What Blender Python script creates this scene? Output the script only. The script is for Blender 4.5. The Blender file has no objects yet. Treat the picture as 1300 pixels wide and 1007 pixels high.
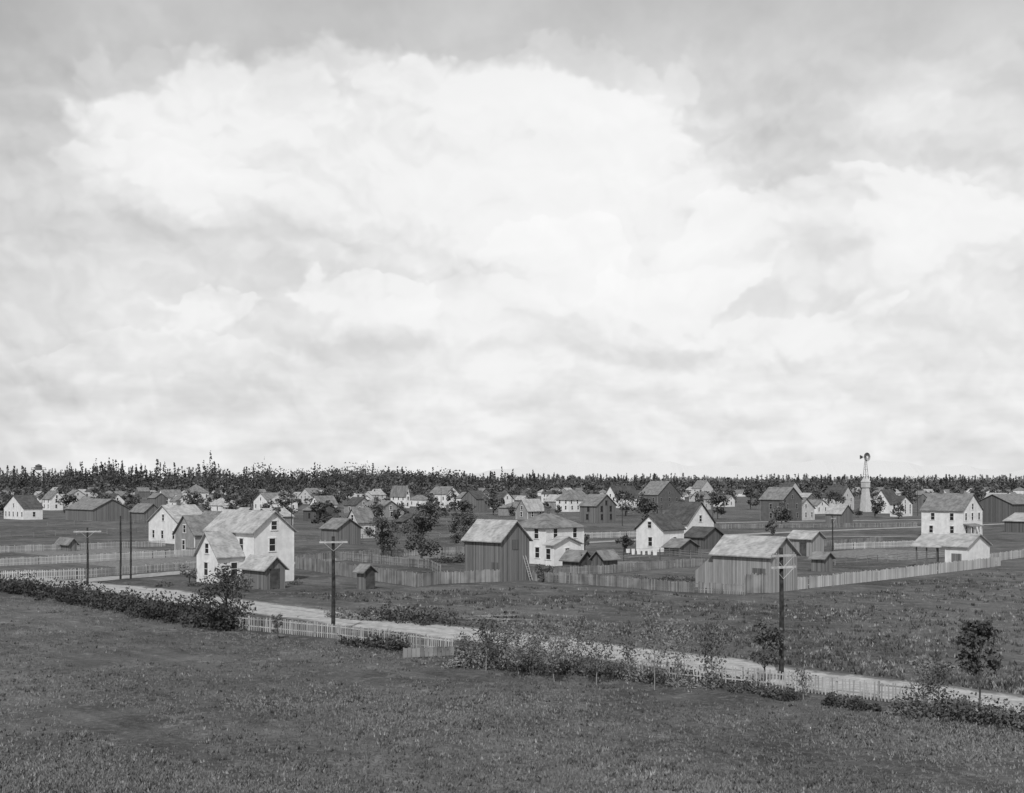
import bpy, math, random
import numpy as np
from mathutils import Vector
random.seed(7); rng=np.random.default_rng(7)
F=1500.0; H=12.0; HY=612.0; CX=650.0
TH=math.radians(45)
def G(px,py):
    """surveyed spot on the flat ground, from bearing and depression"""
    Y=F*H/(py-HY); return ((px-CX)*Y/F, Y)
sc=bpy.context.scene
col=sc.collection
# ---------------------------------------------------------------- node helpers
class N:
    def __init__(s,nt): s.nt=nt
    def new(s,t,**k):
        n=s.nt.nodes.new(t)
        for a,b in k.items(): setattr(n,a,b)
        return n
    def lk(s,a,b): s.nt.links.new(a,b)
    def put(s,sock,v):
        if v is None: return
        if hasattr(v,'is_output'): s.lk(v,sock)
        else: sock.default_value=v
    def m(s,op,a,b=None,c=None,clamp=False):
        n=s.new('ShaderNodeMath',operation=op,use_clamp=clamp)
        s.put(n.inputs[0],a); s.put(n.inputs[1],b); s.put(n.inputs[2],c)
        return n.outputs[0]
    def vm(s,op,a,b=None):
        n=s.new('ShaderNodeVectorMath',operation=op)
        s.put(n.inputs[0],a); s.put(n.inputs[1],b)
        return n.outputs[0]
    def noise(s,vec,scale,detail=4,rough=.55,dist=0):
        n=s.new('ShaderNodeTexNoise'); s.put(n.inputs['Vector'],vec)
        n.inputs['Scale'].default_value=scale; n.inputs['Detail'].default_value=detail
        n.inputs['Roughness'].default_value=rough; n.inputs['Distortion'].default_value=dist
        return n.outputs['Fac']
    def ss(s,v,a,b,lo=0.,hi=1.):
        n=s.new('ShaderNodeMapRange',interpolation_type='SMOOTHSTEP')
        s.put(n.inputs[0],v)
        for i,x in enumerate((a,b,lo,hi)): s.put(n.inputs[1+i],x)
        return n.outputs[0]
    def comb(s,x,y,z):
        n=s.new('ShaderNodeCombineXYZ')
        s.put(n.inputs[0],x);s.put(n.inputs[1],y);s.put(n.inputs[2],z); return n.outputs[0]
    def sep(s,v):
        n=s.new('ShaderNodeSeparateXYZ'); s.lk(v,n.inputs[0]); return n.outputs
def mat(name,lo,hi,kind='plain',scale=1.0,rough=.9,island=0.,spec=.15,bump=.0):
    m=bpy.data.materials.new(name); m.use_nodes=True
    nt=m.node_tree; n=N(nt); b=nt.nodes['Principled BSDF']
    b.inputs['Roughness'].default_value=rough
    b.inputs['Specular IOR Level'].default_value=spec
    tc=n.new('ShaderNodeTexCoord').outputs['Object']
    geo=n.new('ShaderNodeNewGeometry')
    x,y,z=n.sep(tc)
    hgt=None
    f=n.noise(tc,scale,2,.6)
    f=n.ss(f,.3,.7)
    if kind=='siding':
        fr=n.m('FRACT',n.m('DIVIDE',z,.19))
        line=n.ss(fr,.0,.22)
        st=n.noise(n.comb(x,y,n.m('MULTIPLY',z,.25)),2.2,3)
        f=n.m('MULTIPLY',n.m('ADD',n.m('MULTIPLY',f,.5),n.m('MULTIPLY',st,.5)),n.m('MULTIPLY_ADD',line,.3,.7))
        hgt=fr
    elif kind=='planks':
        p=n.m('DIVIDE',n.m('ADD',x,y),.24)
        w=n.new('ShaderNodeTexWhiteNoise',noise_dimensions='1D'); n.lk(n.m('FLOOR',p),w.inputs['W'])
        fr=n.m('FRACT',p)
        line=n.ss(n.m('ABSOLUTE',n.m('SUBTRACT',fr,.5)),.49,.38)
        st=n.noise(n.comb(n.m('MULTIPLY',x,6.),n.m('MULTIPLY',y,6.),n.m('MULTIPLY',z,.6)),1.2,3)
        f=n.m('ADD',n.m('MULTIPLY',w.outputs['Value'],.5),n.m('MULTIPLY',st,.5))
        f=n.m('MULTIPLY',f,n.m('MULTIPLY_ADD',line,.75,.25)); hgt=line
    elif kind=='shingle':
        q=n.m('DIVIDE',z,.13); row=n.m('FLOOR',q)
        p=n.m('ADD',n.m('DIVIDE',n.m('ADD',x,y),.3),n.m('MULTIPLY',row,.37))
        w=n.new('ShaderNodeTexWhiteNoise',noise_dimensions='2D'); n.lk(n.comb(n.m('FLOOR',p),row,0.),w.inputs['Vector'])
        fr=n.m('FRACT',q)
        st=n.noise(n.comb(x,y,n.m('MULTIPLY',z,.3)),.9,4)
        f=n.m('ADD',n.m('MULTIPLY',w.outputs['Value'],.4),n.m('MULTIPLY',n.ss(st,.3,.7),.6))
        f=n.m('MULTIPLY',f,n.ss(fr,0.,.3,.5,1.)); hgt=fr
    if island>0:
        f=n.m('ADD',n.m('MULTIPLY',f,1-island),n.m('MULTIPLY',geo.outputs['Random Per Island'],island))
    v=n.m('MULTIPLY_ADD',f,hi-lo,lo)
    n.lk(n.comb(v,v,v),b.inputs['Base Color'])
    if hgt is not None:
        bp=n.new('ShaderNodeBump'); bp.inputs['Strength'].default_value=.35; bp.inputs['Distance'].default_value=.03
        n.lk(hgt,bp.inputs['Height']); n.lk(bp.outputs[0],b.inputs['Normal'])
    return m
MW=mat('white_siding',.58,.84,'siding'); MW2=mat('cream_siding',.42,.6,'siding')
MG=mat('grey_siding',.2,.34,'siding'); MD=mat('dark_siding',.09,.16,'siding')
MP=mat('weathered_planks',.07,.27,'planks'); MPD=mat('dark_planks',.05,.19,'planks'); MPL=mat('pale_planks',.15,.43,'planks')
RS=mat('grey_shingles',.11,.27,'shingle'); RL=mat('pale_shingles',.22,.48,'shingle'); RD=mat('dark_shingles',.045,.12,'shingle')
MT=mat('white_trim',.62,.78); MTG=mat('grey_trim',.22,.32); MGL=mat('window_glass',.015,.03,rough=.15,spec=.5); MGF=mat('hazed_window_glass',.06,.1,rough=.3,spec=.5); MDR=mat('door_paint',.05,.1)  # distant windows get paler glass, distance haze put into the colour
MBR=mat('brick_chimney',.08,.18,scale=6); MPOLE=mat('pole_wood',.025,.065,scale=3,spec=.05); MARM=mat('crossarm_wood',.3,.5,scale=3)
MINS=mat('insulator_glass',.2,.3,rough=.4)
MFB=mat('fence_boards',.09,.34,scale=.6,island=.6); MFP=mat('picket_wood',.22,.55,scale=.3,island=.7); MFW=mat('white_pickets',.35,.65,scale=.3,island=.5)
MBK=mat('bark',.05,.1,scale=5)
ML=mat('leaves',.03,.13,scale=.8,island=.6); MLL=mat('young_leaves',.07,.3,scale=.8,island=.6)
MLF=mat('far_foliage',.045,.13,scale=.05,island=.4); MLM=mat('mid_foliage',.035,.17,scale=.3,island=.4)
MHG=mat('hedge_leaves',.02,.11,scale=.5,island=.5)
MGT=mat('grass_blades',.1,.23,scale=.06,island=.35)
MGD=mat('dry_grass',.14,.36,scale=.12,island=.5); MWD=mat('weed_leaves',.04,.13,scale=.3,island=.5)
MLUM=mat('lumber',.2,.5,island=.8)
# ---------------------------------------------------------------- mesh helpers
class MB:
    def __init__(s): s.v=[]; s.f=[]
    def poly(s,pts):
        i=len(s.v); s.v+= [tuple(p) for p in pts]; s.f.append(tuple(range(i,i+len(pts))))
    def box(s,x0,x1,y0,y1,z0,z1):
        i=len(s.v)
        s.v+=[(x0,y0,z0),(x1,y0,z0),(x1,y1,z0),(x0,y1,z0),(x0,y0,z1),(x1,y0,z1),(x1,y1,z1),(x0,y1,z1)]
        s.f+=[tuple(i+k for k in q) for q in ((3,2,1,0),(4,5,6,7),(0,1,5,4),(1,2,6,5),(2,3,7,6),(3,0,4,7))]
    def prism(s,loop0,loop1):
        i=len(s.v); n=len(loop0)
        s.v+= [tuple(p) for p in loop0]+[tuple(p) for p in loop1]
        for k in range(n): s.f.append((i+k,i+(k+1)%n,i+n+(k+1)%n,i+n+k))
        s.f.append(tuple(i+k for k in range(n-1,-1,-1))); s.f.append(tuple(i+n+k for k in range(n)))
    def tube(s,pts,rad,n=7):
        rings=[]
        for j,(p,r) in enumerate(zip(pts,rad)):
            p=Vector(p); a=Vector(pts[max(0,j-1)]); b=Vector(pts[min(len(pts)-1,j+1)])
            d=(b-a).normalized(); e=d.cross(Vector((0,1,0.01)))
            if e.length<.1: e=d.cross(Vector((1,0,0)))
            e.normalize(); g=d.cross(e); i=len(s.v)
            for k in range(n):
                t=2*math.pi*k/n; s.v.append(tuple(p+r*(math.cos(t)*e+math.sin(t)*g)))
            rings.append(i)
        for a,b in zip(rings,rings[1:]):
            for k in range(n): s.f.append((a+k,a+(k+1)%n,b+(k+1)%n,b+k))
        s.f.append(tuple(rings[-1]+k for k in range(n))); s.f.append(tuple(rings[0]+k for k in range(n-1,-1,-1)))
    def mesh(s,name,m):
        me=bpy.data.meshes.new(name); me.from_pydata(s.v,[],s.f); me.materials.append(m); me.update(); return me
def add(name,me,parent=None,loc=(0,0,0),rot=0,scale=None):
    o=bpy.data.objects.new(name,me); col.objects.link(o); o.location=loc; o.rotation_euler=(0,0,rot)
    if scale: o.scale=scale
    if parent: o.parent=parent
    return o
def empty(name,loc,rot=0):
    o=bpy.data.objects.new(name,None); col.objects.link(o); o.location=loc; o.rotation_euler=(0,0,rot); o.empty_display_size=.5
    return o
def npmesh(name,verts,k,m):
    """verts (N*k,3): N polygons of k corners"""
    nv=len(verts); nf=nv//k
    me=bpy.data.meshes.new(name); me.vertices.add(nv); me.vertices.foreach_set('co',np.asarray(verts,np.float32).ravel())
    me.loops.add(nv); me.loops.foreach_set('vertex_index',np.arange(nv,dtype=np.int32))
    me.polygons.add(nf); me.polygons.foreach_set('loop_start',np.arange(0,nv,k,dtype=np.int32))
    me.materials.append(m); me.update(calc_edges=True); me.validate(); return me
def leafquads(c,size,flat=0.):
    n=len(c)
    a=rng.normal(size=(n,3)); a/=np.linalg.norm(a,axis=1)[:,None]
    b=rng.normal(size=(n,3)); b-=a*(a*b).sum(1)[:,None]; b/=np.linalg.norm(b,axis=1)[:,None]
    s=(size*rng.uniform(.5,1.3,n))[:,None]
    return np.stack([c-a*s,c+b*s*.6,c+a*s,c-b*s*.6],1).reshape(-1,3)
# ---------------------------------------------------------------- buildings
def window(tr,gl,face,a,z,w=.9,h=1.5,lx=0,ly=0,bars=True):
    e=.05
    def bx(m,a0,a1,z0,z1,d0,d1):
        if face=='R': m.box(a0,a1,-d1,-d0,z0,z1)
        elif face=='L': m.box(-d1,-d0,a0,a1,z0,z1)
        elif face=='BR': m.box(a0,a1,ly+d0,ly+d1,z0,z1)
        else: m.box(lx+d0,lx+d1,a0,a1,z0,z1)
    a0,a1,z0,z1=a-w/2,a+w/2,z,z+h; t=.12
    bx(gl,a0,a1,z0,z1,.003,.02)
    bx(tr,a0-t,a0,z0,z1,.0,e); bx(tr,a1,a1+t,z0,z1,.0,e)
    bx(tr,a0-t-.04,a1+t+.04,z1,z1+t+.03,.0,e+.02); bx(tr,a0-t-.04,a1+t+.04,z0-t,z0,.0,e+.03)
    if bars: bx(tr,a0,a1,z0+h/2-.025,z0+h/2+.025,.02,.04)
def roofmesh(rm,a,b,ze,zr,gab,o=.35,t=.13):
    if gab=='hip':
        i=min(a,b)/2; sl=(zr-ze)/i; z0=ze-o*sl+.003
        base=[(-o,-o,z0),(a+o,-o,z0),(a+o,b+o,z0),(-o,b+o,z0)]
        if a>b: r=[(i,b/2,zr),(a-i,b/2,zr)]; fs=[(0,1,5,4),(1,2,5),(2,3,4,5),(3,0,4)]
        else: r=[(a/2,i,zr),(a/2,b-i,zr)]; fs=[(0,1,4),(1,2,5,4),(2,3,5),(3,0,4,5)]
        vv=base+r
        for f in fs: rm.poly([(vv[k][0],vv[k][1],vv[k][2]+t) for k in f])
        rm.poly([base[k] for k in (3,2,1,0)])
        for k in range(4):
            p,q=base[k],base[(k+1)%4]; rm.poly([p,q,(q[0],q[1],q[2]+t),(p[0],p[1],p[2]+t)])
        return
    w=a if gab=='R' else b; L=b if gab=='R' else a
    sl=(zr-ze)/(w/2); q=.004
    sec=[(-o,ze-o*sl+q),(w/2,zr+q),(w+o,ze-o*sl+q),(w+o,ze-o*sl+t),(w/2,zr+t*1.1),(-o,ze-o*sl+t)]
    if gab=='R': rm.prism([(x,-o,z) for x,z in sec],[(x,L+o,z) for x,z in sec])
    else: rm.prism([(-o,x,z) for x,z in sec],[(L+o,x,z) for x,z in sec])
def shedroof(rm,x0,x1,y0,y1,z0,z1,along,t=.1):
    if along=='y': p=[(x0,y0,z0),(x1,y0,z0),(x1,y1,z1),(x0,y1,z1)]
    else: p=[(x0,y0,z0),(x1,y0,z1),(x1,y1,z1),(x0,y1,z0)]
    rm.prism(p,[(x,y,z+t) for x,y,z in p])
def house_geo(a,b,ze,zr,gab,wm,rm_,wins,chim,door,detail,name,loc,rot,porch=None):
    e=empty(name,loc,rot)
    W=MB()
    if gab=='hip': W.box(0,a,0,b,0,ze)
    elif gab=='R': W.prism([(0,0,0),(a,0,0),(a,0,ze),(a/2,0,zr),(0,0,ze)],[(0,b,0),(a,b,0),(a,b,ze),(a/2,b,zr),(0,b,ze)])
    else: W.prism([(0,0,0),(0,b,0),(0,b,ze),(0,b/2,zr),(0,0,ze)],[(a,0,0),(a,b,0),(a,b,ze),(a,b/2,zr),(a,0,ze)])
    add('walls',W.mesh('walls',wm),e)
    R=MB(); roofmesh(R,a,b,ze,zr,gab,.35 if detail else .3); add('roof',R.mesh('roof',rm_),e)
    T=MB(); GL=MB()
    if detail and wm in (MW,MW2,MG,MD):
        for (cx,cy,sx,sy) in ((0,0,-1,-1),(a,0,1,-1),(0,b,-1,1)):
            x0,x1=(cx-.03,cx+.1) if sx<0 else (cx-.1,cx+.03); y0,y1=(cy-.03,cy+.1) if sy<0 else (cy-.1,cy+.03)
            T.box(x0,x1,y0,y1,0,ze-.15)
    if wins:
        fl=max(1,int(round(ze/2.9)))
        for face,L in (('R',a),('L',b),('BR',a),('BL',b)):
            n=max(1,int(L/3.1)) if wins!='few' else max(1,int(L/4.2))
            for k in range(fl):
                z=.95+k*2.8
                if z+1.5>ze-.1: z=max(.6,ze-1.75)
                hh=min(1.5,ze-z-.2)
                if hh<.6: continue
                for j in range(n): 
                    if random.random()<.15 and not detail: continue
                    window(T,GL,face,L*(j+.5)/n+random.uniform(-.3,.3),z,.8,hh,a,b,detail)
            if gab!='hip' and ((gab=='R') == (face in('R','BR'))) and zr-ze>2.0:
                window(T,GL,face,L/2,ze+.15,.75,min(1.2,(zr-ze)*.45),a,b,detail)
    if door:
        D=MB(); f,pos=door
        if f=='R': D.box(pos-.5,pos+.5,-.04,-.002,.1,2.15); T.box(pos-.62,pos-.5,-.06,0,.0,2.15);T.box(pos+.5,pos+.62,-.06,0,0,2.15);T.box(pos-.66,pos+.66,-.07,0,2.15,2.3)
        else: D.box(-.04,-.002,pos-.5,pos+.5,.1,2.15); T.box(-.06,0,pos-.62,pos-.5,0,2.15);T.box(-.06,0,pos+.5,pos+.62,0,2.15);T.box(-.07,0,pos-.66,pos+.66,2.15,2.3)
        add('door',D.mesh('door',MDR),e)
    if T.v: add('window_frames_and_trim',T.mesh('trim',MT if wm in (MW,MW2,MG) else (MTG if wm==MD else MBK)),e)
    if GL.v: add('window_glass',GL.mesh('glass',MGL if detail else MGF),e)
    if chim:
        C=MB()
        for q in ([.5] if chim==1 else [.25,.75]):
            cx,cy=(a/2,b*q) if (gab=='R' or (gab=='hip' and b>a)) else (a*q,b/2)
            C.box(cx-.3,cx+.3,cy-.3,cy+.3,zr-.8,zr+.9); C.box(cx-.37,cx+.37,cy-.37,cy+.37,zr+.9,zr+1.05)
        add('chimney',C.mesh('chimney',MBR),e)
    if porch:
        f,p0,p1,dep=porch; P=MB(); Q=MB(); hh=min(2.9,ze-.3)
        if f=='R':
            P.box(p0,p1,-dep,-.01,.15,.3); shedroof(Q,p0-.2,p1+.2,-dep-.3,-.01,hh-.5,hh,'y')
            for k in range(4): x=p0+.1+(p1-p0-.2)*k/3; P.box(x-.06,x+.06,-dep+.05,-dep+.17,.3,hh-.5)
        else:
            P.box(-dep,-.01,p0,p1,.15,.3); shedroof(Q,-dep-.3,-.01,p0-.2,p1+.2,hh-.5,hh,'x')
            for k in range(4): y=p0+.1+(p1-p0-.2)*k/3; P.box(-dep+.05,-dep+.17,y-.06,y+.06,.3,hh-.5)
        add('porch_posts',P.mesh('porch',MT),e); add('porch_roof',Q.mesh('porch_roof',rm_),e)
    return e
taken=[]
def house(name,near,left,right,eave,ridge,gab,wm,rm_,wins=True,chim=0,door=None,porch=None,rotd=0,detail=True):
    cx,cy=G(*near); rot=TH+math.radians(rotd)
    u=(math.cos(rot),math.sin(rot)); v=(-math.sin(rot),math.cos(rot))
    t=(right-CX)/F; a=(t*cy-cx)/(u[0]-t*u[1])
    t=(left-CX)/F; b=(t*cy-cx)/(v[0]-t*v[1])
    ze=H-(eave-HY)*cy/F
    if gab=='hip': yy=cy+.5*a*u[1]+.5*b*v[1]
    elif gab=='R': yy=cy+.5*a*u[1]
    else: yy=cy+.5*b*v[1]
    zr=max(H-(ridge-HY)*yy/F,ze+.5)
    taken.append((cx+(a*u[0]+b*v[0])/2,cy+(a*u[1]+b*v[1])/2,max(a,b)*.75))
    e=house_geo(a,b,ze,zr,gab,wm,rm_,wins,chim,door,detail,name,(cx,cy,0),rot,porch)
    return e,a,b,ze,zr
e1,a,b,ze,zr=house('white_farmhouse',(322,741),262,373,675,650,'R',MW,RL,wins='few',door=None)
e2,a2,b2,ze2,zr2=house('wing',(276,742),250,322,705,677,'L',MW,RL,wins='few')
e2.name='wing'; bpy.context.view_layer.update()
e2.parent=e1; e2.matrix_parent_inverse=e1.matrix_world.inverted()
house('wood_shed',(337,749),307,362,722,708,'R',MP,RL,wins=False,door=('R',1.2))
e,a,b,ze,zr=house('plank_barn',(636,739),590,672,686,662,'R',MP,RL,wins=False)
D=MB(); D.box(-.05,-.003,.5,1.7,0,2.3); D.box(a*.5-.5,a*.5+.5,-.05,-.003,ze-1.2,ze); add('barn_doors',D.mesh('barn_doors',MPD),e)
D=MB()
for s in (-.22,.22): D.tube([(a*.8+s,-1.3,0),(a*.8+s,-.1,3)],[.04,.04],5)
for k in range(9): D.tube([(a*.8-.22,-1.3+k*.13+.1,.3+.3*k-.1),(a*.8+.22,-1.3+k*.13+.1,.3+.3*k-.1)],[.03,.03],5)
lad=add('ladder',D.mesh('ladder',MLUM)); lad.location=e.location; lad.rotation_euler=e.rotation_euler
house('white_house',(693,717),648,741,670,652,'hip',MW,RS,chim=1,door=('R',2))
house('white_house',(703,719),693,737,692,682,'R',MW,RL,wins='few')
house('outhouse',(735,726),714,751,711,700,'R',MPD,RS,wins=False,door=('R',1))
house('outhouse',(766,727),752,784,709,700,'L',MPD,RS,wins=False)
house('outhouse',(462,749),453,475,725,718,'R',MP,RS,wins=False,door=('R',.9))
house('white_cottage',(842,701),808,868,672,654,'L',MW,RD,wins='few',chim=1,door=('R',2.5))
house('white_house',(872,692),838,906,664,638,'R',MW,RD,chim=1)
house('wood_shed',(893,697),868,919,682,670,'R',MPD,RD,wins=False)
house('wood_shed',(862,706),843,886,695,685,'R',MPD,RS,wins=False)
e,a,b,ze,zr=house('plank_stable',(978,753),905,1012,706,683,'R',MPL,RL,wins=False)
D=MB(); D.box(-.05,-.003,b*.08,b*.3,.1,2.6); add('stable_door',D.mesh('stable_door',MPD),e)
D=MB(); D.prism([(0.3,b+.01,0),(a*.9,b+.01,0),(a*.9,b+.01,ze-.1),(.3,b+.01,ze-.1)],[(0.3,b+2.6,0),(a*.9,b+2.6,0),(a*.9,b+2.6,1.9),(.3,b+2.6,1.9)]); add('lean_to',D.mesh('lean_to',MPL),e)
house('wood_shed',(1030,707),1001,1046,684,675,'R',MPL,RL,wins=False,door=('L',1.5))
house('outhouse',(1046,726),1030,1057,709,702,'R',MP,RS,wins=False)
e,a,b,ze,zr=house('open_front_shed',(1228,724),1200,1256,694,679,'R',MW,RL,wins=False)
P=MB();Q=MB()
for k in (0,1,2):
    P.box(.1,.25,b+1.2+k*1.5,b+1.35+k*1.5,0,ze-.3); P.box(a-.3,a-.15,b+1.2+k*1.5,b+1.35+k*1.5,0,ze-.3)
roofmesh(Q,a,4,ze-.2,zr-.2,'R',.3); Q.v=[(x,y+b+.7,z) for x,y,z in Q.v]
P.box(.0,.12,b+.1,b+4.2,0,.9); P.box(-.06,-.003,.8,2.2,0,2.2)
add('posts',P.mesh('posts',MP),e); add('lean_to_roof',Q.mesh('lean_to',RL),e)
house('white_house',(1222,683),1170,1247,648,627,'R',MW,RS,chim=2,porch=('R',.5,6,1.8))
house('cottage',(1285,664),1236,1320,640,628,'L',MPD,RS,wins=False)
house('barn',(1300,676),1275,1330,662,652,'R',MPD,RL,wins=False)
house('white_house',(226,691),189,265,663,642,'L',MW,RL,chim=1)
house('farmhouse',(247,706),222,292,678,655,'L',MG,RS,wins='few')
house('cottage',(268,694),245,300,668,650,'R',MW,RS)
house('wood_shed',(250,706),240,262,694,686,'R',MPD,RS,wins=False)
house('wood_shed',(428,692),408,458,671,659,'R',MP,RS,wins=False)
house('wood_shed',(455,684),440,476,662,646,'L',MW2,RS,wins='few')
house('cottage',(402,662),385,430,648,640,'R',MPD,RS,wins='few')
house('white_cottage',(405,656),394,428,640,630,'L',MW,RS)
house('wood_shed',(512,682),503,541,662,653,'R',MPD,RD,wins=False)
house('cottage',(480,660),455,512,648,636,'R',MG,RS)
house('white_house',(515,645),496,520,628,617,'R',MW,RS)
house('white_house',(566,645),545,583,627,618,'R',MW,RS)
house('white_house',(636,646),622,652,634,625,'R',MW,RD)
house('gray_barn',(757,664),736,782,642,628,'R',MP,RS,wins='few')
house('white_house',(722,650),706,752,634,622,'hip',MW,RS,chim=1)
house('cottage',(670,660),655,692,648,634,'L',MG,RL)
house('white_house',(783,645),767,812,631,617,'L',MW,RD,chim=1)
house('dark_house',(835,648),812,864,628,611,'R',MD,RS,wins='few',chim=2)
house('white_house',(890,632),878,905,620,610,'R',MW2,RS)
house('dark_house',(994,662),965,1018,634,619,'R',MD,RS,wins='few',chim=1)
house('white_house',(1012,661),1003,1034,646,633,'R',MW2,RS)
house('wood_shed',(1068,667),1048,1083,652,641,'R',MP,RL,wins=False)
house('white_house',(1068,648),1045,1084,631,617,'R',MW2,RD,wins='few',chim=1)
house('white_house',(1128,652),1110,1142,636,622,'L',MW,RD)
house('white_house',(1140,656),1130,1158,640,630,'R',MW,RD)
house('white_house',(1000,640),988,1018,625,612,'R',MW2,RD,chim=1)
house('white_house',(30,660),5,54,645,629,'L',MW,RD,chim=1)
house('white_house',(64,648),54,80,633,624,'R',MW,RS)
house('barn',(118,662),83,165,647,634,'R',MP,RS,wins=False)
house('white_house',(245,640),233,265,625,615,'hip',MW,RS)
house('white_house',(208,642),200,232,631,622,'L',MW,RS)
house('white_cottage',(340,648),322,368,636,626,'L',MW,RS)
house('white_cottage',(140,646),120,158,636,627,'R',MW,RD)
house('wood_shed',(88,700),72,98,690,684,'R',MP,RS,wins=False)
house('white_house',(395,640),380,410,629,620,'L',MW2,RS)
house('wood_barn',(183,664),165,205,650,640,'R',MP,RS,wins=False)
house('cottage',(345,668),322,372,656,646,'L',MG,RL,wins='few')
house('wood_shed',(310,662),298,325,652,645,'R',MP,RL,wins=False)
cnt=0
for tr in range(8000):
    if cnt>=150: break
    Y=random.uniform(300,1150) if random.random()<.5 else random.uniform(450,1000)
    px=random.uniform(-120,1420); X=(px-CX)*Y/F
    py=HY+F*H/Y
    if py>655 and not(px<620): continue
    if py>664: continue
    r=8
    if any((X-x)**2+(Y-y)**2<(r+q+2)**2 for x,y,q in taken): continue
    taken.append((X,Y,r)); cnt+=1
    a,b=random.uniform(5,8.5),random.uniform(6,10.5); ze=random.choice([2.9,3.0,3.2,3.4,4.8,5.2]); zr=ze+random.uniform(1.8,3.2)
    g=random.choice(['R','L','R','L','hip'])
    wm=random.choice([MW,MW,MW,MW2,MW2,MW,MG,MP,MP]); rf=random.choice([RS,RL,RL,RS,RD])
    if wm in (MP,MPD): nm,wi,ch='wood_barn',False,0
    else: nm,wi,ch='town_house','few',random.choice([0,1,1])
    house_geo(a,b,ze,zr,g,wm,rf,wi,ch,None,False,nm,(X,Y,0),TH+random.choice([0,0,math.pi/2,math.pi]) ,('R',.5,a-.5,1.6) if wi and random.random()<.35 else None)
# ---------------------------------------------------------------- ground
xs=sorted(set([-14000,-6000,-2500,-1200]+list(range(-600,601,50))+[1200,2500,6000,14000]))
ys=sorted(set([-2000,-500,-100]+list(range(0,1001,50))+[1500,2500,4000,7000,12000,20000]))
g=MB(); g.v=[(x,y,0) for y in ys for x in xs]; nx=len(xs)
g.f=[(j*nx+i,j*nx+i+1,(j+1)*nx+i+1,(j+1)*nx+i) for j in range(len(ys)-1) for i in range(nx-1)]
mg=bpy.data.materials.new('grass_ground'); mg.use_nodes=True; n=N(mg.node_tree); bs=mg.node_tree.nodes['Principled BSDF']
pos=n.new('ShaderNodeTexCoord').outputs['Object']; x,y,z=n.sep(pos)
n1=n.ss(n.noise(pos,.035,3,.6),.35,.65); n2=n.ss(n.noise(pos,.2,4,.65,.4),.35,.68); n3=n.ss(n.noise(pos,2.6,4,.8),.3,.72); n4=n.ss(n.noise(pos,.45,4,.75),.54,.66)
rr=n.ss(n.noise(n.comb(n.m('MULTIPLY',n.m('ADD',x,y),.5),n.m('MULTIPLY',n.m('SUBTRACT',x,y),.04),0.),1.,3,.6),.35,.7)
f=n.m('ADD',n.m('ADD',n.m('MULTIPLY',n1,.05),n.m('MULTIPLY',n2,.055)),n.m('ADD',n.m('MULTIPLY',n3,.07),n.m('MULTIPLY',rr,.035)))
f=n.m('ADD',f,n.m('MULTIPLY',n4,.085))
f=n.m('ADD',f,.03)
n.lk(n.comb(f,f,f),bs.inputs['Base Color']); bs.inputs['Roughness'].default_value=1; bs.inputs['Specular IOR Level'].default_value=.05
bp=n.new('ShaderNodeBump'); bp.inputs['Strength'].default_value=.7; bp.inputs['Distance'].default_value=.2; n.lk(n3,bp.inputs['Height']); n.lk(bp.outputs[0],bs.inputs['Normal'])
add('ground',g.mesh('ground',mg))
def roadmat(name,lo,hi,grassy=.5,edge=.56):
    m=bpy.data.materials.new(name); m.use_nodes=True; n=N(m.node_tree); b=m.node_tree.nodes['Principled BSDF']
    uv=n.new('ShaderNodeTexCoord'); pos=uv.outputs['Object']; u,v,_=n.sep(uv.outputs['UV'])
    d=n.m('ABSOLUTE',n.m('SUBTRACT',u,.5))
    f=n.ss(n.noise(pos,1.3,4,.75),.3,.7)
    rut=n.m('MULTIPLY',n.ss(n.m('ABSOLUTE',n.m('SUBTRACT',d,.17)),.0,.09),-.3)
    val=n.m('MULTIPLY_ADD',n.m('SUBTRACT',f,rut),hi-lo,lo)
    g_=n.ss(n.m('ADD',d,n.m('MULTIPLY',n.noise(pos,.5,4,.75),.5)),edge,edge+.12)
    gg=n.m('MULTIPLY',g_,grassy)
    val=n.m('ADD',n.m('MULTIPLY',val,n.m('SUBTRACT',1.,gg)),n.m('MULTIPLY',gg,.12))
    n.lk(n.comb(val,val,val),b.inputs['Base Color']); b.inputs['Roughness'].default_value=1; b.inputs['Specular IOR Level'].default_value=.05
    bp=n.new('ShaderNodeBump'); bp.inputs['Strength'].default_value=.5; bp.inputs['Distance'].default_value=.06; n.lk(f,bp.inputs['Height']); n.lk(bp.outputs[0],b.inputs['Normal'])
    return m
MROAD=roadmat('gravel_road',.22,.4,.9,.6); MLANE=roadmat('dirt_lane',.2,.36,1.)
def ribbon(name,pts,width,m,z,jit=.35):
    P=[]
    for (x0,y0),(x1,y1) in zip(pts,pts[1:]):
        L=math.hypot(x1-x0,y1-y0); k=max(1,int(L/1.2))
        P+=[(x0+(x1-x0)*i/k,y0+(y1-y0)*i/k) for i in range(k)]
    P.append(pts[-1]); vs=[];j1=j2=0
    for i,(x,y) in enumerate(P):
        a=P[max(0,i-1)];b=P[min(len(P)-1,i+1)]; dx,dy=b[0]-a[0],b[1]-a[1]; L=math.hypot(dx,dy); nx_,ny=-dy/L,dx/L
        j1=j1*.7+random.uniform(-jit,jit); j2=j2*.7+random.uniform(-jit,jit)
        for s in (-1,1):
            w=width/2+(j1 if s<0 else j2); vs.append((x+s*nx_*w,y+s*ny*w,z))
    fs=[(2*i,2*i+2,2*i+3,2*i+1) for i in range(len(P)-1)]
    me=bpy.data.meshes.new(name); me.from_pydata(vs,[],fs); ul=me.uv_layers.new(name='UV')
    for l in me.loops: k=l.vertex_index; ul.data[l.index].uv=(k%2,(k//2)*.1)
    me.materials.append(m); me.update(); return add(name,me)
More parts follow.
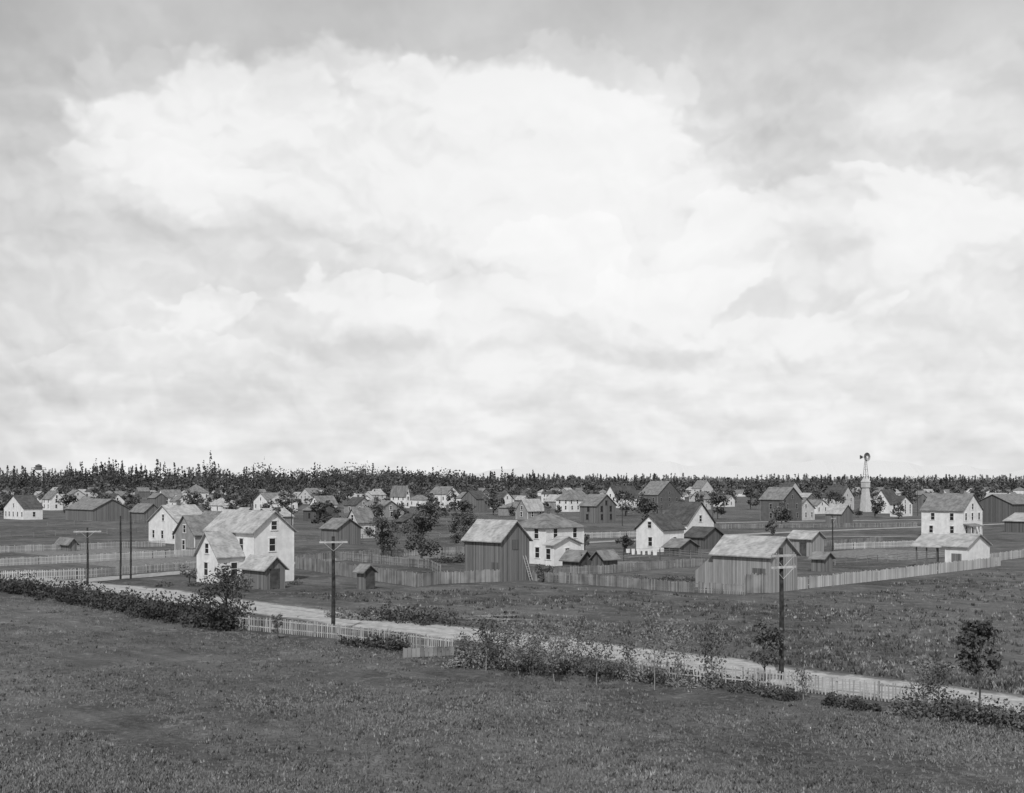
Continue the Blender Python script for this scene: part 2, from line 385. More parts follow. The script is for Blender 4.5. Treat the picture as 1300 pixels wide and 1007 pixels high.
ribbon('gravel_road',[G(20,736),G(180,751),G(310,770),G(480,792),G(640,811),G(800,832),G(960,854),G(1160,880),G(1400,910),G(1900,976)],7.2,MROAD,.03,.3)
ribbon('side_street',[G(60,742),G(230,727),G(400,713),G(585,699),G(800,686),G(1000,676),G(1200,668),G(1400,661)],5.5,MLANE,.045,.3)
ribbon('dirt_lane',[G(690,692),G(850,684),G(1060,682),G(1170,681)],3,MLANE,.06,.3)
ribbon('dirt_lane',[G(830,666),G(960,663),G(1160,660),G(1300,658)],6,MLANE,.05,.4)
mgar=bpy.data.materials.new('garden_soil'); mgar.use_nodes=True; n=N(mgar.node_tree); b=mgar.node_tree.nodes['Principled BSDF']
pos=n.new('ShaderNodeTexCoord').outputs['Object']; x,y,z=n.sep(pos)
row=n.ss(n.m('ABSOLUTE',n.m('SUBTRACT',n.m('FRACT',n.m('ADD',y,n.m('MULTIPLY',n.noise(pos,.3,3),.5))),.5)),.1,.35)
f=n.m('MULTIPLY_ADD',n.m('MULTIPLY',row,n.ss(n.noise(pos,1.2,5,.7),.3,.6)),.2,.07); n.lk(n.comb(f,f,f),b.inputs['Base Color']); b.inputs['Roughness'].default_value=1
def plot(px,py,la,lb):
    x,y=G(px,py); m=MB(); m.poly([(0,0,.02),(la,0,.02),(la,lb,.02),(0,lb,.02)]); add('garden_plot',m.mesh('garden_plot',mgar),None,(x,y,0),TH)
plot(1150,712,26,20); plot(150,721,22,16); plot(830,722,10,12); plot(500,712,14,10); plot(60,706,20,14)
# ---------------------------------------------------------------- fences
def fence(name,pts,h,m,pitch=.14,w=.08,gap=0.,rails=(.3,.8),lean=.015,post=2.4):
    M=MB()
    for (x0,y0),(x1,y1) in zip(pts,pts[1:]):
        L=math.hypot(x1-x0,y1-y0); dx,dy=(x1-x0)/L,(y1-y0)/L; nx_,ny=-dy,dx
        def bx(s0,s1,d0,d1,z0,z1,tilt=0):
            c=[]
            for z,tt in ((z0,0),(z1,tilt)):
                for s,d in ((s0+tt,d0),(s1+tt,d0),(s1+tt,d1),(s0+tt,d1)): c.append((x0+dx*s+nx_*d,y0+dy*s+ny*d,z))
            i=len(M.v); M.v+=c
            M.f+=[tuple(i+k for k in q) for q in ((3,2,1,0),(4,5,6,7),(0,1,5,4),(1,2,6,5),(2,3,7,6),(3,0,4,7))]
        s=0; hw=0
        while s<L:
            hw=hw*.9+random.uniform(-.02,.02)
            if random.random()>gap:
                z1=h*(random.uniform(.92,1.04)+hw); bx(s,s+w,-.012,.012,.04,z1,random.uniform(-lean,lean)*h)
            s+=pitch
        s=0
        while s<L:
            bx(s,s+.1,.057,.15,0,h*1.02); s+=post
            for r in rails: bx(s-post,min(s,L)-.002,.014,.055,h*r,h*r+.08)
    return add(name,M.mesh(name,m))
fence('picket_fence',[G(288,798),G(430,812),G(575,832)],1.15,MFP,.2,.07,.06,lean=.06)
fence('picket_fence',[G(800,858),G(960,873),G(1160,896)],1.1,MFP,.2,.075,.07,lean=.06)
fence('picket_fence',[G(1300,912),G(1420,930)],1.1,MFP,.17,.075,.05,lean=.05)
fence('picket_fence',[G(-60,722),G(110,714),G(250,706)],1.2,MFW,.2,.09,.02)
fence('picket_fence',[G(-40,741),G(108,735)],1.3,MFW,.2,.09,.02)
fence('picket_fence',[G(0,702),G(210,694)],1.2,MFP,.22,.1,.02)
fence('picket_fence',[G(110,734),G(250,722)],1.1,MFP,.24,.1,.05)
fence('board_fence',[G(375,722),G(455,735),G(528,746)],1.7,MFB,.17,.155,.01,lean=.02)
fence('board_fence',[G(528,746),G(560,742),G(636,739)],1.5,MFB,.17,.155,.01,lean=.02)
fence('board_fence',[G(676,738),G(760,744),G(860,752),G(946,756)],1.25,MFB,.2,.13,.05,lean=.03)
fence('board_fence',[G(946,756),G(948,754),G(975,753)],2.1,MFB,.17,.15,.02)
fence('board_fence',[G(1014,749),G(1140,735),G(1270,719)],1.4,MFP,.19,.15,.03,lean=.02)
fence('board_fence',[G(378,716),G(480,708),G(590,704)],1.3,MFB,.22,.15,.02)
fence('board_fence',[G(560,730),G(545,722),G(430,711)],1.3,MFB,.22,.15,.02)
fence('picket_fence',[G(1060,698),G(1170,694)],1.2,MFW,.22,.09,.02)
fence('picket_fence',[G(950,702),G(1120,688)],1.1,MFB,.25,.12,.02)
fence('board_fence',[G(690,733),G(780,728),G(850,722),G(900,719)],1.2,MFB,.22,.13,.03)
fence('picket_fence',[G(880,672),G(1165,669)],1.2,MFB,.4,.15,.02)
fence('picket_fence',[G(740,684),G(812,682)],1.3,MFW,.3,.12,.02)
fence('picket_fence',[G(1256,714),G(1330,704)],1.3,MFP,.22,.12,.02)
def railfence(name,pts,h,n_=3):
    M=MB()
    for (x0,y0),(x1,y1) in zip(pts,pts[1:]):
        L=math.hypot(x1-x0,y1-y0); k=max(1,int(L/2.5)); 
        for i in range(k+1):
            x,y=x0+(x1-x0)*i/k,y0+(y1-y0)*i/k; M.tube([(x,y,0),(x+random.uniform(-.05,.05),y,h*random.uniform(.95,1.1))],[.07,.06],6)
            if i<k:
                xa,ya=x0+(x1-x0)*(i+1)/k,y0+(y1-y0)*(i+1)/k
                for r in range(n_): M.tube([(x,y-.08,h*(.3+.3*r)),(xa,ya-.08,h*(.3+.3*r)+random.uniform(-.04,.04))],[.035,.035],4)
    add(name,M.mesh(name,MFB))
railfence('rail_fence',[G(784,712),G(850,706),G(905,711)],1.2); railfence('rail_fence',[G(1060,718),G(1200,708)],1.2)
railfence('rail_fence',[G(345,690),G(500,684),G(600,682)],1.2); railfence('rail_fence',[G(575,831),G(620,836)],1.0,2)
railfence('rail_fence',[G(0,683),G(185,676)],1.3); railfence('rail_fence',[G(620,672),G(735,670)],1.3); railfence('rail_fence',[G(60,668),G(190,664)],1.3)
fence('board_fence',[G(512,836),G(575,833)],.7,MFB,.3,.27,0,lean=.01)
# ---------------------------------------------------------------- poles
def pole(px,py,top,arms=1,r=.14,armw=2.2,nm='telephone_pole',ang=TH+.15):
    x,y=G(px,py); h=H-(top-HY)*y/F; e=empty(nm,(x,y,0),ang)
    M=MB(); M.tube([(0,0,-.3),(.03,0,h*.5),(0,.02,h)],[r,r*.88,r*.72],9); add('pole',M.mesh('pole',MPOLE),e)
    A=MB();I=MB()
    for k in range(arms):
        z=h-.45-k*.7; A.box(-armw/2,armw/2,-r-.09,-r+.01,z-.07,z+.07)
        for s in (-1,1): A.tube([(s*.75,-r-.1,z-.05),(0,-r-.02,z-.7)],[.02,.02],4)
        for q in (-.45,-.3,.3,.45):
            I.tube([(armw*q,-r-.04,z+.06),(armw*q,-r-.04,z+.12),(armw*q,-r-.04,z+.19)],[.02,.045,.025],6)
    if arms: add('crossarm',A.mesh('crossarm',MARM),e); add('insulators',I.mesh('insulators',MINS),e)
    return (x,y,h)
p1=pole(423,805,681,1,r=.17,ang=.25); p2=pole(992,863,696,2,r=.16,armw=1.9,ang=.5); p0=pole(111,744,670,1,ang=.3,armw=3)
pole(153,736,655,0,.13); pole(166,735,650,0,.13); 
pole(1057,700,655,1,.12); pole(650,655,618,1,.1); pole(370,680,630,1,.1); pole(905,660,622,1,.1); pole(300,655,616,1,.1); pole(1165,655,615,1,.1)
pole(560,655,620,1,.1); pole(480,668,628,1,.1); pole(790,668,626,1,.1)
# ---------------------------------------------------------------- trees
def crown_pts(n,h0,h1,r,lob=9,seed=0,fill=.5):
    rg=np.random.default_rng(seed); hc=(h0+h1)/2; hr=(h1-h0)/2; cs=[]
    for k in range(lob):
        t=rg.uniform(-.75,.85); a=rg.uniform(0,6.283); q=math.sqrt(max(0,1-t*t))*rg.uniform(.25,.85)
        cs.append((r*q*math.cos(a),r*q*math.sin(a),hc+t*hr,rg.uniform(.28,.5)*min(r,hr)))
    cs=np.array(cs); k=rg.integers(0,lob,n)
    d=rg.normal(size=(n,3)); d/=np.linalg.norm(d,axis=1)[:,None]; d*=(rg.uniform(0,1,n)**fill)[:,None]
    return cs[k,:3]+d*cs[k,3:4]*np.array([1,1,.8]), cs
def treemesh(h,r,n,ls,seed,m=ML,lob=12,h0=.28,tr=.16):
    pts,cs=crown_pts(n,h*h0,h,r,lob,seed); c=npmesh('crown',leafquads(pts,ls),4,m)
    T=MB(); T.tube([(0,0,-.2),(.06,.03,h*.3),(-.05,.05,h*.6),(0,0,h*.85)],[tr,tr*.75,tr*.45,tr*.12],7)
    for q in cs:
        z=max(h*.22,q[2]-h*.22); T.tube([(0,0,z),(q[0]*.5,q[1]*.5,(z+q[2])/2+.05*h*.3),(q[0],q[1],q[2])],[tr*.4,tr*.25,tr*.08],5)
    return T.mesh('trunk_and_limbs',MBK),c
def tree(name,px,py,h,r,n=900,ls=.16,seed=1,m=ML,lob=12,h0=.28,tr=.14):
    x,y=G(px,py); t,c=treemesh(h,r,n,ls,seed,m,lob,h0,tr); e=empty(name,(x,y,0)); add('trunk_and_limbs',t,e); add('crown',c,e)
tree('shade_tree',535,714,7.4,3.3,3000,.2,11,lob=18,h0=.12,tr=.2,m=MLM)
tree('shade_tree',485,708,6.6,2.7,2200,.2,12,lob=16,h0=.14,tr=.18,m=MLM)
tree('shade_tree',590,700,6.8,3.0,2000,.2,13,lob=16,h0=.15,m=MLM)
tree('shade_tree',287,799,5.3,2.2,3200,.12,14,lob=20,h0=.08,m=MLM)
tree('small_tree',793,704,3.6,1.6,700,.2,15,h0=.2)
tree('small_tree',970,866,3.7,1.1,1100,.11,16,m=MLM,lob=14,h0=.25,tr=.05)
tree('small_tree',1243,912,5.1,1.3,1400,.14,17,m=MLM,lob=14,h0=.42,tr=.06)
tree('small_tree',352,812,1.9,.6,260,.1,18,m=MLL,lob=7,h0=.2,tr=.04)
tree('small_tree',240,742,2.6,1.2,400,.15,19,m=MLL,h0=.2,tr=.06)
tree('small_tree',742,703,3.4,1.5,500,.18,20,m=MLM,h0=.2); tree('small_tree',980,683,3.6,1.6,400,.25,21,m=MLM,h0=.2); tree('small_tree',690,739,2.4,1.2,400,.15,22,m=MLM,h0=.15)
def sapling(px,py,h,seed,nl=260,m=MLL):
    rg=random.Random(seed); x,y=G(px,py); e=empty('sapling',(x,y,0)); T=MB(); tips=[]
    lx=rg.uniform(-.25,.25)
    T.tube([(0,0,-.1),(lx,0,h*.4),(lx-.08,.02,h*.75),(lx+.03,0,h)],[.033,.026,.016,.006],6)
    for k in range(24):
        z=h*rg.uniform(.2,.92); a=rg.uniform(0,6.28); L=h*rg.uniform(.2,.48)*(1.2-z/h*.7); p=[(lx*min(1,z/h*2.5),0,z)]
        for s in (.4,.75,1): p.append((lx+math.cos(a+s*.4)*L*.75*s,math.sin(a+s*.4)*L*.75*s,z+L*s*.7)); tips.append(p[-1])
        T.tube(p,[.015,.01,.007,.004],4)
    tips=np.array(tips); idx=np.random.default_rng(seed).integers(0,len(tips),nl)
    pts=tips[idx]+rng.normal(size=(nl,3))*.2
    add('trunk_and_branches',T.mesh('trunk',MTG),e); add('leaves',npmesh('leaves',leafquads(pts,.08),4,m),e)
for i,(px,py,h,nl) in enumerate([(617,852,3.2,900),(660,862,3.0,700),(704,866,3.6,1100),(757,870,3.5,700),(831,876,4.6,1000),(860,866,3.3,600),(905,870,3.5,900),(676,850,2.8,700),(640,846,2.8,700),(800,862,2.2,300),(1172,902,2.6,500),(735,846,3.0,600),(590,846,2.2,300),(720,856,2.4,400),(1020,888,1.8,260),(1195,905,2.4,400)]): sapling(px,py,h,30+i,nl,MLL if i%3 else MLM)
def leafmass(name,pts,rad,hgt,n,ls,m,seed=0,rmin=.3):
    rg=np.random.default_rng(seed); P=np.array(pts); k=rg.integers(0,max(1,len(P)-1),n//60+1); t=rg.uniform(0,1,len(k))[:,None]
    c=P[k]*(1-t)+P[np.minimum(k+1,len(P)-1)]*t; c=c+rg.normal(size=c.shape)*rad*.45
    R=rg.uniform(rmin,1.,len(c))**1.3
    i=rg.integers(0,len(c),n); d=rg.normal(size=(n,3)); d/=np.linalg.norm(d,axis=1)[:,None]; d*=(rg.uniform(0,1,n)**.45)[:,None]
    z=np.abs(d[:,2])*hgt*R[i]
    v=np.stack([c[i,0]+d[:,0]*rad*.6*(.4+R[i]),c[i,1]+d[:,1]*rad*.6*(.4+R[i]),z+.03],1)
    return add(name,npmesh(name,leafquads(v,ls),4,m))
leafmass('hedge',[G(10,751),G(80,761),G(160,776),G(230,789),G(290,800)],1.3,2.5,24000,.14,MHG,1,.45)
leafmass('hedge',[G(-60,742),G(20,751)],1.3,2.0,5000,.14,MHG,2,.45)
leafmass('bush',[G(470,785),G(565,793)],1.5,1.6,2800,.13,MHG,3)
leafmass('bush',[G(410,782),G(480,788)],1.2,.9,1000,.12,MLL,4)
leafmass('bush',[G(480,822),G(512,826)],.8,1.5,1800,.11,MHG,5)
leafmass('bush',[G(435,818),G(470,822)],.7,.9,800,.11,MHG,51)
leafmass('bush',[G(575,845),G(640,848)],1.1,2.0,3400,.09,MLL,6)
leafmass('bush',[G(600,843),G(700,850)],1.1,2.2,2600,.09,MLM,61)
leafmass('bush',[G(640,848),G(790,860)],1.1,1.6,4800,.09,MLM,7)
leafmass('bush',[G(790,862),G(900,874)],.8,1.2,2600,.09,MLL,8)
leafmass('bush',[G(850,860),G(960,872)],1.0,1.0,1800,.09,MLM,81)
leafmass('bush',[G(900,872),G(1010,890)],.6,.9,1800,.09,MLM,9)
leafmass('bush',[G(1040,893),G(1110,903)],.6,.9,1600,.09,MHG,10)
leafmass('bush',[G(1150,905),G(1300,922)],1.3,1.5,5200,.1,MLM,11)
leafmass('bush',[G(1300,922),G(1420,935)],1.1,1.3,2000,.1,MHG,12)
leafmass('bush',[G(200,745),G(330,742)],1.2,.9,900,.12,MLM,13)
leafmass('bush',[G(1155,840),G(1200,850)],1.2,.5,500,.1,MLL,14)
leafmass('bush',[G(560,715),G(600,712)],2,1.6,1500,.18,ML,15)
leafmass('bush',[G(380,742),G(300,752)],.8,.7,500,.12,MLM,16)
leafmass('bush',[G(790,735),G(900,738)],2,.8,900,.14,MLM,17); leafmass('bush',[G(1060,735),G(1200,722)],2,.7,900,.14,MLM,18)
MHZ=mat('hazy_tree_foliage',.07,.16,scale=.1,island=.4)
var=[treemesh(8,3.4,600,.42,60+k,(MLF,MLM)[k%2],13,.1,.2) for k in range(6)]
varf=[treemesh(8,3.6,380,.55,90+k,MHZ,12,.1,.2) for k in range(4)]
def conifer(seed,h=18,r=3):
    rg=np.random.default_rng(seed); n=700; t=rg.uniform(.08,1,n)**.8; a=rg.uniform(0,6.28,n); rr=r*(1-t)*rg.uniform(.2,1.15,n)*(.75+.25*np.sin(t*60))+.15
    p=np.stack([rr*np.cos(a),rr*np.sin(a),t*h-rr*.25],1); T=MB(); T.tube([(0,0,0),(0,0,h*.9)],[.25,.05],6)
    return T.mesh('trunk',MBK), npmesh('crown',leafquads(p,.6),4,MLF)
con=[conifer(80+k) for k in range(2)]
cnt=0
for k in range(6000):
    if cnt>=480: break
    Y=random.uniform(250,1250); px=random.uniform(-100,1400); X=(px-CX)*Y/F; py=HY+F*H/Y
    if py>676 : continue
    if Y<420 and random.random()<.55: continue
    if any((X-x)**2+(Y-y)**2<(q*.9)**2 for x,y,q in taken): continue
    if abs(px-1099)<8 and py>640: continue
    cnt+=1; s=random.uniform(.35,1.15)
    e=empty('town_tree',(X,Y,0),random.uniform(0,6)); e.scale=(s*random.uniform(.8,1.4),s*1.1,s)
    if random.random()<.06 and Y>700: t,c=random.choice(con)
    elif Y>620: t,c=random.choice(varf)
    else: t,c=random.choice(var)
    add('trunk_and_limbs',t,e); add('crown',c,e)
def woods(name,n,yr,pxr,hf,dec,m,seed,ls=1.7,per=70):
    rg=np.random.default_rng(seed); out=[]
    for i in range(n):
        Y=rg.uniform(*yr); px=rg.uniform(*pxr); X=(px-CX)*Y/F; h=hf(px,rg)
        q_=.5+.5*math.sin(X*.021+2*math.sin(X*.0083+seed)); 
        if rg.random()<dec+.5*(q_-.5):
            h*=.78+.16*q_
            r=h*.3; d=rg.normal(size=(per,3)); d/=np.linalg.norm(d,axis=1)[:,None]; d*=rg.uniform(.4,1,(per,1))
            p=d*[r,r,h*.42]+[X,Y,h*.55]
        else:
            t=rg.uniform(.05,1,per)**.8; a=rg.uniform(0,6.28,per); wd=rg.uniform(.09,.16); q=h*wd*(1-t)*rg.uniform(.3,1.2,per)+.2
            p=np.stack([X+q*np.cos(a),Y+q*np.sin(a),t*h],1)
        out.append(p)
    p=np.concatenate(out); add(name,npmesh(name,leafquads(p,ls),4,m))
def hL(px,rg):
    base=np.interp(px,[-200,0,60,110,150,170,200,235,268,300,330,370,420,480,540,600,650,760,900,1050,1200,1500],[31,34,31,38,43,33,41,32,42,31,38,33,36,38,33,26,24,21,16,20,18,17])
    return base*rg.uniform(.55,1.0)*(1.3 if rg.random()<.05 else 1)
woods('distant_tree_line',2500,(1350,1750),(-200,1500),hL,.68,mat('woods_foliage',.045,.12,scale=.01,island=.35),5,1.5,60)
woods('distant_tree_line',380,(1000,1300),(-150,1450),lambda p,r:r.uniform(7,16),.8,MHZ,6)
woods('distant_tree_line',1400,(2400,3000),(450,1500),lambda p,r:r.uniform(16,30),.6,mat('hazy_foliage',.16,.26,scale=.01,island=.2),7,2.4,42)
hm=MB(); npt=160
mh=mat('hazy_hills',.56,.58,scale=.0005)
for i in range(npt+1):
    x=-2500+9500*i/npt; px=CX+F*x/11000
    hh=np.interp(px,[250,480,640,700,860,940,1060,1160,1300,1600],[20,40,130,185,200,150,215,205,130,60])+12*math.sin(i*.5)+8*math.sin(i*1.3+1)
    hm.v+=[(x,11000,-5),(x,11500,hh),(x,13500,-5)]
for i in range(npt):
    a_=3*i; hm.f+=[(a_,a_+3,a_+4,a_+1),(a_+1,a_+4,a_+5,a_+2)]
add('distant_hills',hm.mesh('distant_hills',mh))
# ---------------------------------------------------------------- windmill with tank house
x,y=G(1099,650); e=empty('windmill',(x,y,0),.5)
M=MB(); M.prism([(-1.7,-1.7,0),(1.7,-1.7,0),(1.7,1.7,0),(-1.7,1.7,0)],[(-.95,-.95,9.8),(.95,-.95,9.8),(.95,.95,9.8),(-.95,.95,9.8)])
M.box(-1.25,1.25,-1.25,1.25,9.8,12.0); M.prism([(-1.4,-1.4,12.0),(1.4,-1.4,12.0),(1.4,1.4,12.0),(-1.4,1.4,12.0)],[(-.4,-.4,14.3),(.4,-.4,14.3),(.4,.4,14.3),(-.4,.4,14.3)])
add('tank_house',M.mesh('tank_house',MW2),e)
M=MB()
for sx in (-1,1):
    for sy in (-1,1): M.tube([(sx*.8,sy*.8,12.5),(sx*.15,sy*.15,22)],[.1,.07],5)
for z in (15,17,19,21):
    w=.8-.65*(z-12.5)/9.5
    for s in (-1,1): M.tube([(-w,s*w,z),(w,s*w,z)],[.05,.05],4); M.tube([(s*w,-w,z),(s*w,w,z)],[.05,.05],4); M.tube([(-w,s*w,z),(w*.8,s*w*.8,z+1.8)],[.04,.04],4)
add('lattice_tower',M.mesh('lattice',MDR),e)
M=MB()
for k in range(18):
    t0=2*math.pi*k/18; t1=t0+.28
    M.poly([(.5*math.cos(t0),-.8,22+.5*math.sin(t0)),(1.8*math.cos(t0),-.85,22+1.8*math.sin(t0)),(1.8*math.cos(t1),-.7,22+1.8*math.sin(t1)),(.5*math.cos(t1),-.75,22+.5*math.sin(t1))])
M.tube([(0,-.9,22),(0,2.2,22)],[.1,.06],6); M.poly([(0,1.6,21.6),(0,3.2,21.2),(0,3.2,22.9),(0,1.6,22.4)])
add('wheel_and_vane',M.mesh('wheel',MDR),e)
x,y=G(49,638); e=empty('water_tower',(x,y,0),.4); hh=H+15*y/F
M=MB()
for sx in (-1,1):
    for sy in (-1,1): M.tube([(sx*3.4,sy*3.4,0),(sx*2.4,sy*2.4,hh)],[.3,.22],5); 
for s in (-1,1):
    for z0 in (2,8,14): M.tube([(-3,s*3,z0),(2.8,s*2.8,z0+5)],[.12,.12],4); M.tube([(3,s*3,z0),(-2.8,s*2.8,z0+5)],[.12,.12],4)
add('legs',M.mesh('legs',MPOLE),e)
M=MB(); M.box(-4,4,-4,4,hh,hh+.4); M.tube([(0,0,hh+.4),(0,0,hh+2.6)],[1.9,1.8],14); M.tube([(0,0,hh+2.6),(0,0,hh+3.6)],[2.2,.15],14)
for s in (-1,1):
    M.box(-4,4,s*3.9-.06,s*3.9+.06,hh+1.3,hh+1.45); M.box(s*3.9-.06,s*3.9+.06,-3.8,3.8,hh+1.3,hh+1.45)
    for k in range(5): M.box(-3.9+k*1.9,-3.8+k*1.9,s*3.9-.05,s*3.9+.05,hh+.4,hh+1.3)
add('tank_and_railing',M.mesh('tank',MD),e)
M=MB()
for k in range(22):
    a=random.uniform(-.5,.5); L=random.uniform(1.2,2.8); x0,y0=random.uniform(-2.4,2.4),random.uniform(-1.2,1.2); z=.05+.05*random.randint(0,4)
    c,s=math.cos(a),math.sin(a); p=[(x0,y0),(x0+c*L,y0+s*L),(x0+c*L-s*.18,y0+s*L+c*.18),(x0-s*.18,y0+c*.18)]
    M.prism([(q[0],q[1],z) for q in p],[(q[0],q[1],z+.04) for q in p])
lx,ly=G(605,787); add('lumber_pile',M.mesh('lumber_pile',MFB),None,(lx,ly,0),0)
x,y=G(815,712); e=empty('clothesline',(x,y,0),.3)
M=MB(); M.tube([(-3,0,0),(-3,0,2)],[.05,.05],6); M.tube([(3,0,0),(3,0,2)],[.05,.05],6); M.tube([(-3,0,1.95),(0,0,1.8),(3,0,1.95)],[.01,.01,.01],4); add('posts_and_line',M.mesh('posts',MPOLE),e)
M=MB()
for k in range(6):
    x0=-2.6+k*.88; w_=random.uniform(.45,.75); hgt=random.uniform(.6,1.1); M.poly([(x0,.02,1.85),(x0+w_,.02,1.85),(x0+w_*.95,.1,1.85-hgt),(x0+.03,-.05,1.85-hgt)])
add('laundry',M.mesh('laundry',MT),e)
# ---------------------------------------------------------------- grass
def grass(name,n,pyr,pxr,hh,m,seed,test=None,blades=4,wd=1.):
    rg=np.random.default_rng(seed); py=rg.uniform(pyr[0],pyr[1],n); px=rg.uniform(pxr[0],pxr[1],n)
    Y=F*H/(py-HY); X=(px-CX)*Y/F
    patch=(np.sin(X*.21+3*np.sin(Y*.13))+np.sin(Y*.33+X*.11)+np.sin(X*.9+Y*.7)*.5)
    k=rg.uniform(-2.0,1.8,n)<patch
    if test is not None: k&=test(px,py)
    X,Y=X[k],Y[k]; n=len(X); out=[]
    for b_ in range(blades):
        a=rg.uniform(0,6.28,n); h=hh*rg.uniform(.4,1.2,n); w=(.025+.02*rg.random(n))*wd; ox=rg.normal(size=n)*.07*wd; oy=rg.normal(size=n)*.07*wd; l=h*rg.uniform(.1,.7,n); t=rg.uniform(0,6.28,n)
        A=np.stack([X+ox-w*np.cos(a),Y+oy-w*np.sin(a),0*X],1);B=np.stack([X+ox+w*np.cos(a),Y+oy+w*np.sin(a),0*X],1);C=np.stack([X+ox+l*np.cos(t),Y+oy+l*np.sin(t),h],1)
        out.append(np.stack([A,B,C],1).reshape(-1,3))
    add(name,npmesh(name,np.concatenate(out),3,m))
fx=[-200,20,288,575,800,1160,1500]; fy=[722,752,799,834,860,898,940]
rx=[-200,20,310,640,960,1160,1500]; ry=[713,740,778,822,867,893,936]
near=lambda px,py: py>np.interp(px,fx,fy)+1
grass('grass',80000,(745,1015),(-50,1350),.12,MGT,1,near,wd=1.1)
grass('grass',4500,(745,1015),(-50,1350),.16,MGD,2,near,wd=1.2)
grass('weeds',4000,(745,1015),(-50,1350),.16,MWD,22,near,6,2.0)
mid=lambda px,py: (py<np.interp(px,rx,np.array(ry)-28))&(py>np.interp(px,[300,520,680,950,1010,1270,1400],[752,752,745,760,757,724,710]))
grass('grass',34000,(722,900),(340,1350),.12,MGT,3,mid,3,1.3)
grass('grass',6000,(722,900),(340,1350),.25,MGD,4,mid,wd=1.6)
grass('weeds',7000,(722,900),(340,1350),.3,MWD,44,mid,6,2.6)
edge=lambda px,py: (np.abs(py-np.interp(px,rx,ry))<4)
grass('weeds',7000,(735,915),(0,1350),.35,MGD,5,edge)
edge2=lambda px,py: (np.abs(py-np.interp(px,rx,ry)+30*(py-612)/240.)<3)
grass('weeds',7000,(735,915),(250,1350),.3,MWD,6,edge2,5,2.)
# ---------------------------------------------------------------- sky
w=bpy.data.worlds.new('World'); sc.world=w; w.use_nodes=True; nt=w.node_tree; n=N(nt); bg=nt.nodes['Background']
try: w.cycles.sampling_method='NONE'
except Exception as ex: print(ex)
SUN_EL=math.radians(46); sdir=Vector((-.16*math.cos(SUN_EL),-.987*math.cos(SUN_EL),math.sin(SUN_EL))).normalized()
sky=n.new('ShaderNodeTexSky',sky_type='NISHITA'); sky.sun_disc=False; sky.sun_elevation=SUN_EL; sky.sun_rotation=math.atan2(sdir.x,sdir.y)
bw=n.new('ShaderNodeRGBToBW'); n.lk(sky.outputs[0],bw.inputs[0])
d=n.new('ShaderNodeTexCoord').outputs['Generated']; x,y,z=n.sep(d)
az=n.m('MULTIPLY',n.m('ARCTAN2',x,y),57.2958); el=n.m('MULTIPLY',n.m('ARCSINE',z),57.2958)
Q=n.comb(n.m('DIVIDE',az,9.),n.m('DIVIDE',el,7.5),0.)
wn=n.new('ShaderNodeTexNoise',noise_dimensions='2D'); n.lk(Q,wn.inputs['Vector']); wn.inputs['Scale'].default_value=.8; wn.inputs['Detail'].default_value=5; wn.inputs['Roughness'].default_value=.6
wr,wg,wb=n.sep(wn.outputs['Color'])
A=n.m('ADD',az,n.m('MULTIPLY',n.m('SUBTRACT',wr,.5),7.)); E=n.m('ADD',el,n.m('MULTIPLY',n.m('SUBTRACT',wg,.5),5.))
QW=n.comb(n.m('ADD',n.m('DIVIDE',A,9.),0.),n.m('DIVIDE',E,6.5),0.)
def vor(vec,s,det=3.):
    v=n.new('ShaderNodeTexVoronoi',voronoi_dimensions='2D',feature='SMOOTH_F1',normalize=True); n.lk(vec,v.inputs['Vector'])
    v.inputs['Scale'].default_value=s; v.inputs['Detail'].default_value=det; v.inputs['Roughness'].default_value=.55; v.inputs['Smoothness'].default_value=.35
    return v.outputs['Distance']
v1=vor(QW,1.5); v2=vor(n.vm('ADD',QW,(.03,.09,0.)),1.5,3.)
puff=n.m('SUBTRACT',.42,v1)
relf=n.m('SUBTRACT',v2,v1)
def angs(px,py): 
    a=math.atan2(px-CX,F); return math.degrees(a), math.degrees(math.atan((HY-py)/F*math.cos(a)))
def blob(px,py,rx_,ry_,amp,soft,cum=False):
    a0,e0=angs(px,py); ra=rx_/F*57.3*.93; re=ry_/F*57.3*.95
    ey=n.m('SUBTRACT',E,e0)
    qx=n.m('DIVIDE',n.m('SUBTRACT',A,a0),ra); qy=n.m('DIVIDE',ey,re)
    q=n.m('SQRT',n.m('ADD',n.m('MULTIPLY',qx,qx),n.m('MULTIPLY',qy,qy)))
    if cum:
        q=n.m('SUBTRACT',q,n.m('MULTIPLY',puff,.6*6/re))
        lo=n.ss(qy,-.6,.35,.1,1.-soft)
        return n.ss(q,1.02,lo,0.,amp)
    return n.ss(q,1+soft,1-soft,0.,amp)
ramp=n.new('ShaderNodeValToRGB'); n.lk(n.m('DIVIDE',el,30.),ramp.inputs[0]); cr=ramp.color_ramp
cr.elements[0].position=0; cr.elements[0].color=(.8,)*3+(1,); cr.elements[1].position=1; cr.elements[1].color=(.45,)*3+(1,)
for p_,c_ in ((.1,.79),(.3,.76),(.45,.7),(.6,.6),(.75,.52)):
    el_=cr.elements.new(p_); el_.color=(c_,c_,c_,1)
L=n.m('MULTIPLY',ramp.outputs[0],1.)
L=n.m('ADD',L,n.m('MULTIPLY',n.m('MINIMUM',bw.outputs[0],1.),.02))
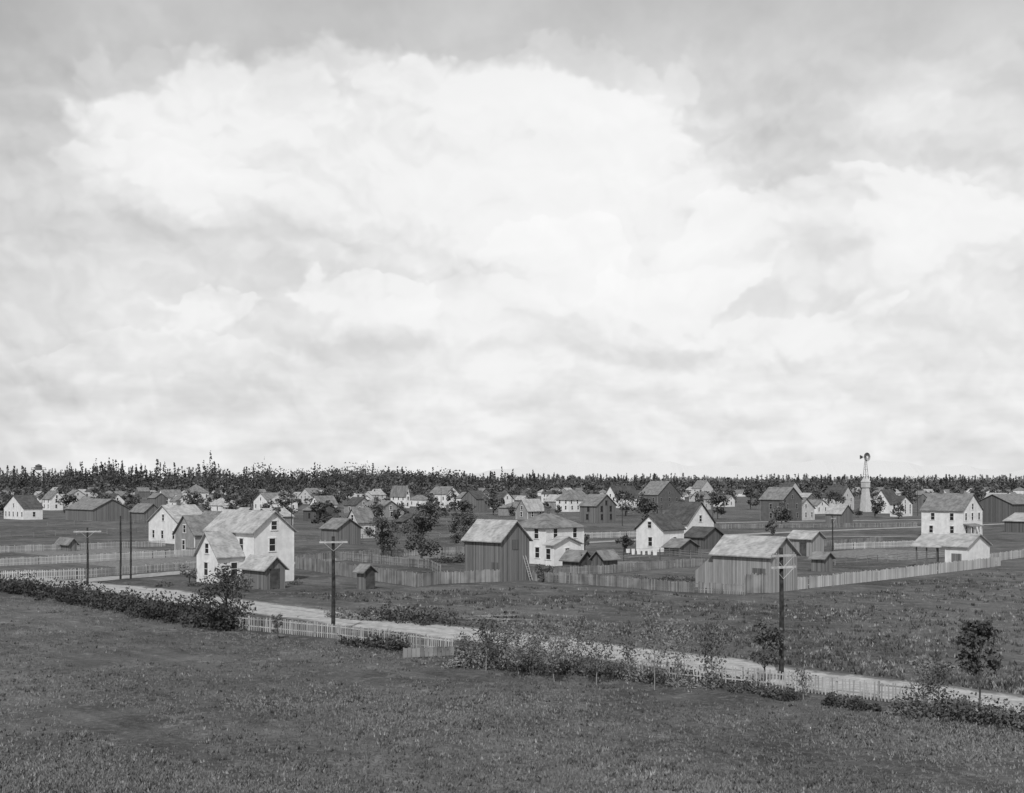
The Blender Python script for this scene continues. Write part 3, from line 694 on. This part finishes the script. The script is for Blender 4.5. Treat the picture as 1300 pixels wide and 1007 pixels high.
for bl in [(490,215,400,150,.18,.12,1),(270,130,170,60,.07,.15,1),(620,118,220,50,.08,.15,1),(220,240,110,55,.07,.15,1),(1070,330,230,95,.12,.1,1),(1200,300,110,70,.08,.15,1),
           (710,340,70,60,.09,.12,1),(470,395,95,38,.11,.12,1),(290,405,60,24,.09,.12,1),(600,390,70,30,.06,.2,1),(860,380,90,32,.08,.15,1),(1010,420,110,30,.06,.2,1),(180,460,120,22,.05,.2,1),
           (780,290,140,150,.16,.75),(1175,115,70,42,.13,.6),
           (290,300,180,28,-.08,.6),(990,170,150,60,-.03,.6),(450,445,90,18,-.10,.6),(780,440,130,22,-.12,.6),(1000,325,100,24,-.07,.6),
           (1130,465,180,16,-.05,.6),(330,510,300,14,-.03,.6)]:
    L=n.m('ADD',L,blob(*bl))
mask=n.ss(el,23.,15.,.12,1.)
L=n.m('ADD',L,n.m('MULTIPLY',n.m('MULTIPLY',relf,.55),mask))
L=n.m('ADD',L,n.m('MULTIPLY',n.m('SUBTRACT',wb,.5),.26))
low=n.new('ShaderNodeTexNoise',noise_dimensions='2D'); n.lk(n.comb(n.m('DIVIDE',az,4.),n.m('DIVIDE',el,1.1),0.),low.inputs['Vector']); low.inputs['Scale'].default_value=1.; low.inputs['Detail'].default_value=3.
L=n.m('ADD',L,n.m('MULTIPLY',n.m('MULTIPLY',n.m('SUBTRACT',low.outputs['Fac'],.5),.26),n.ss(el,9.,3.)))
L=n.m('SUBTRACT',L,n.ss(az,-16.,-25.,0.,.13))  # lens vignette painted into the sky, darker towards the left
L=n.m('MINIMUM',n.m('MAXIMUM',L,.2),n.m('MULTIPLY_ADD',L,.3,.62))
n.lk(n.m('MULTIPLY',L,10.),bg.inputs[0]); bg.inputs[1].default_value=.1
sl=bpy.data.lights.new('sun','SUN'); sl.energy=3.2; sl.angle=math.radians(.6); sl.color=(1,1,1)
so=bpy.data.objects.new('sun',sl); col.objects.link(so); so.rotation_euler=sdir.to_track_quat('Z','Y').to_euler()
# ---------------------------------------------------------------- camera
cd=bpy.data.cameras.new('camera'); cam=bpy.data.objects.new('camera',cd); col.objects.link(cam)
cd.sensor_width=36; cd.lens=36*F/1300; cam.location=(0,0,H); cam.rotation_euler=(math.radians(90),0,0)
cd.shift_y=(HY-503.5)/1300; cd.clip_end=40000; cd.clip_start=.5
sc.camera=cam
sc.view_settings.view_transform='Standard'; sc.view_settings.look='None'; sc.view_settings.exposure=0
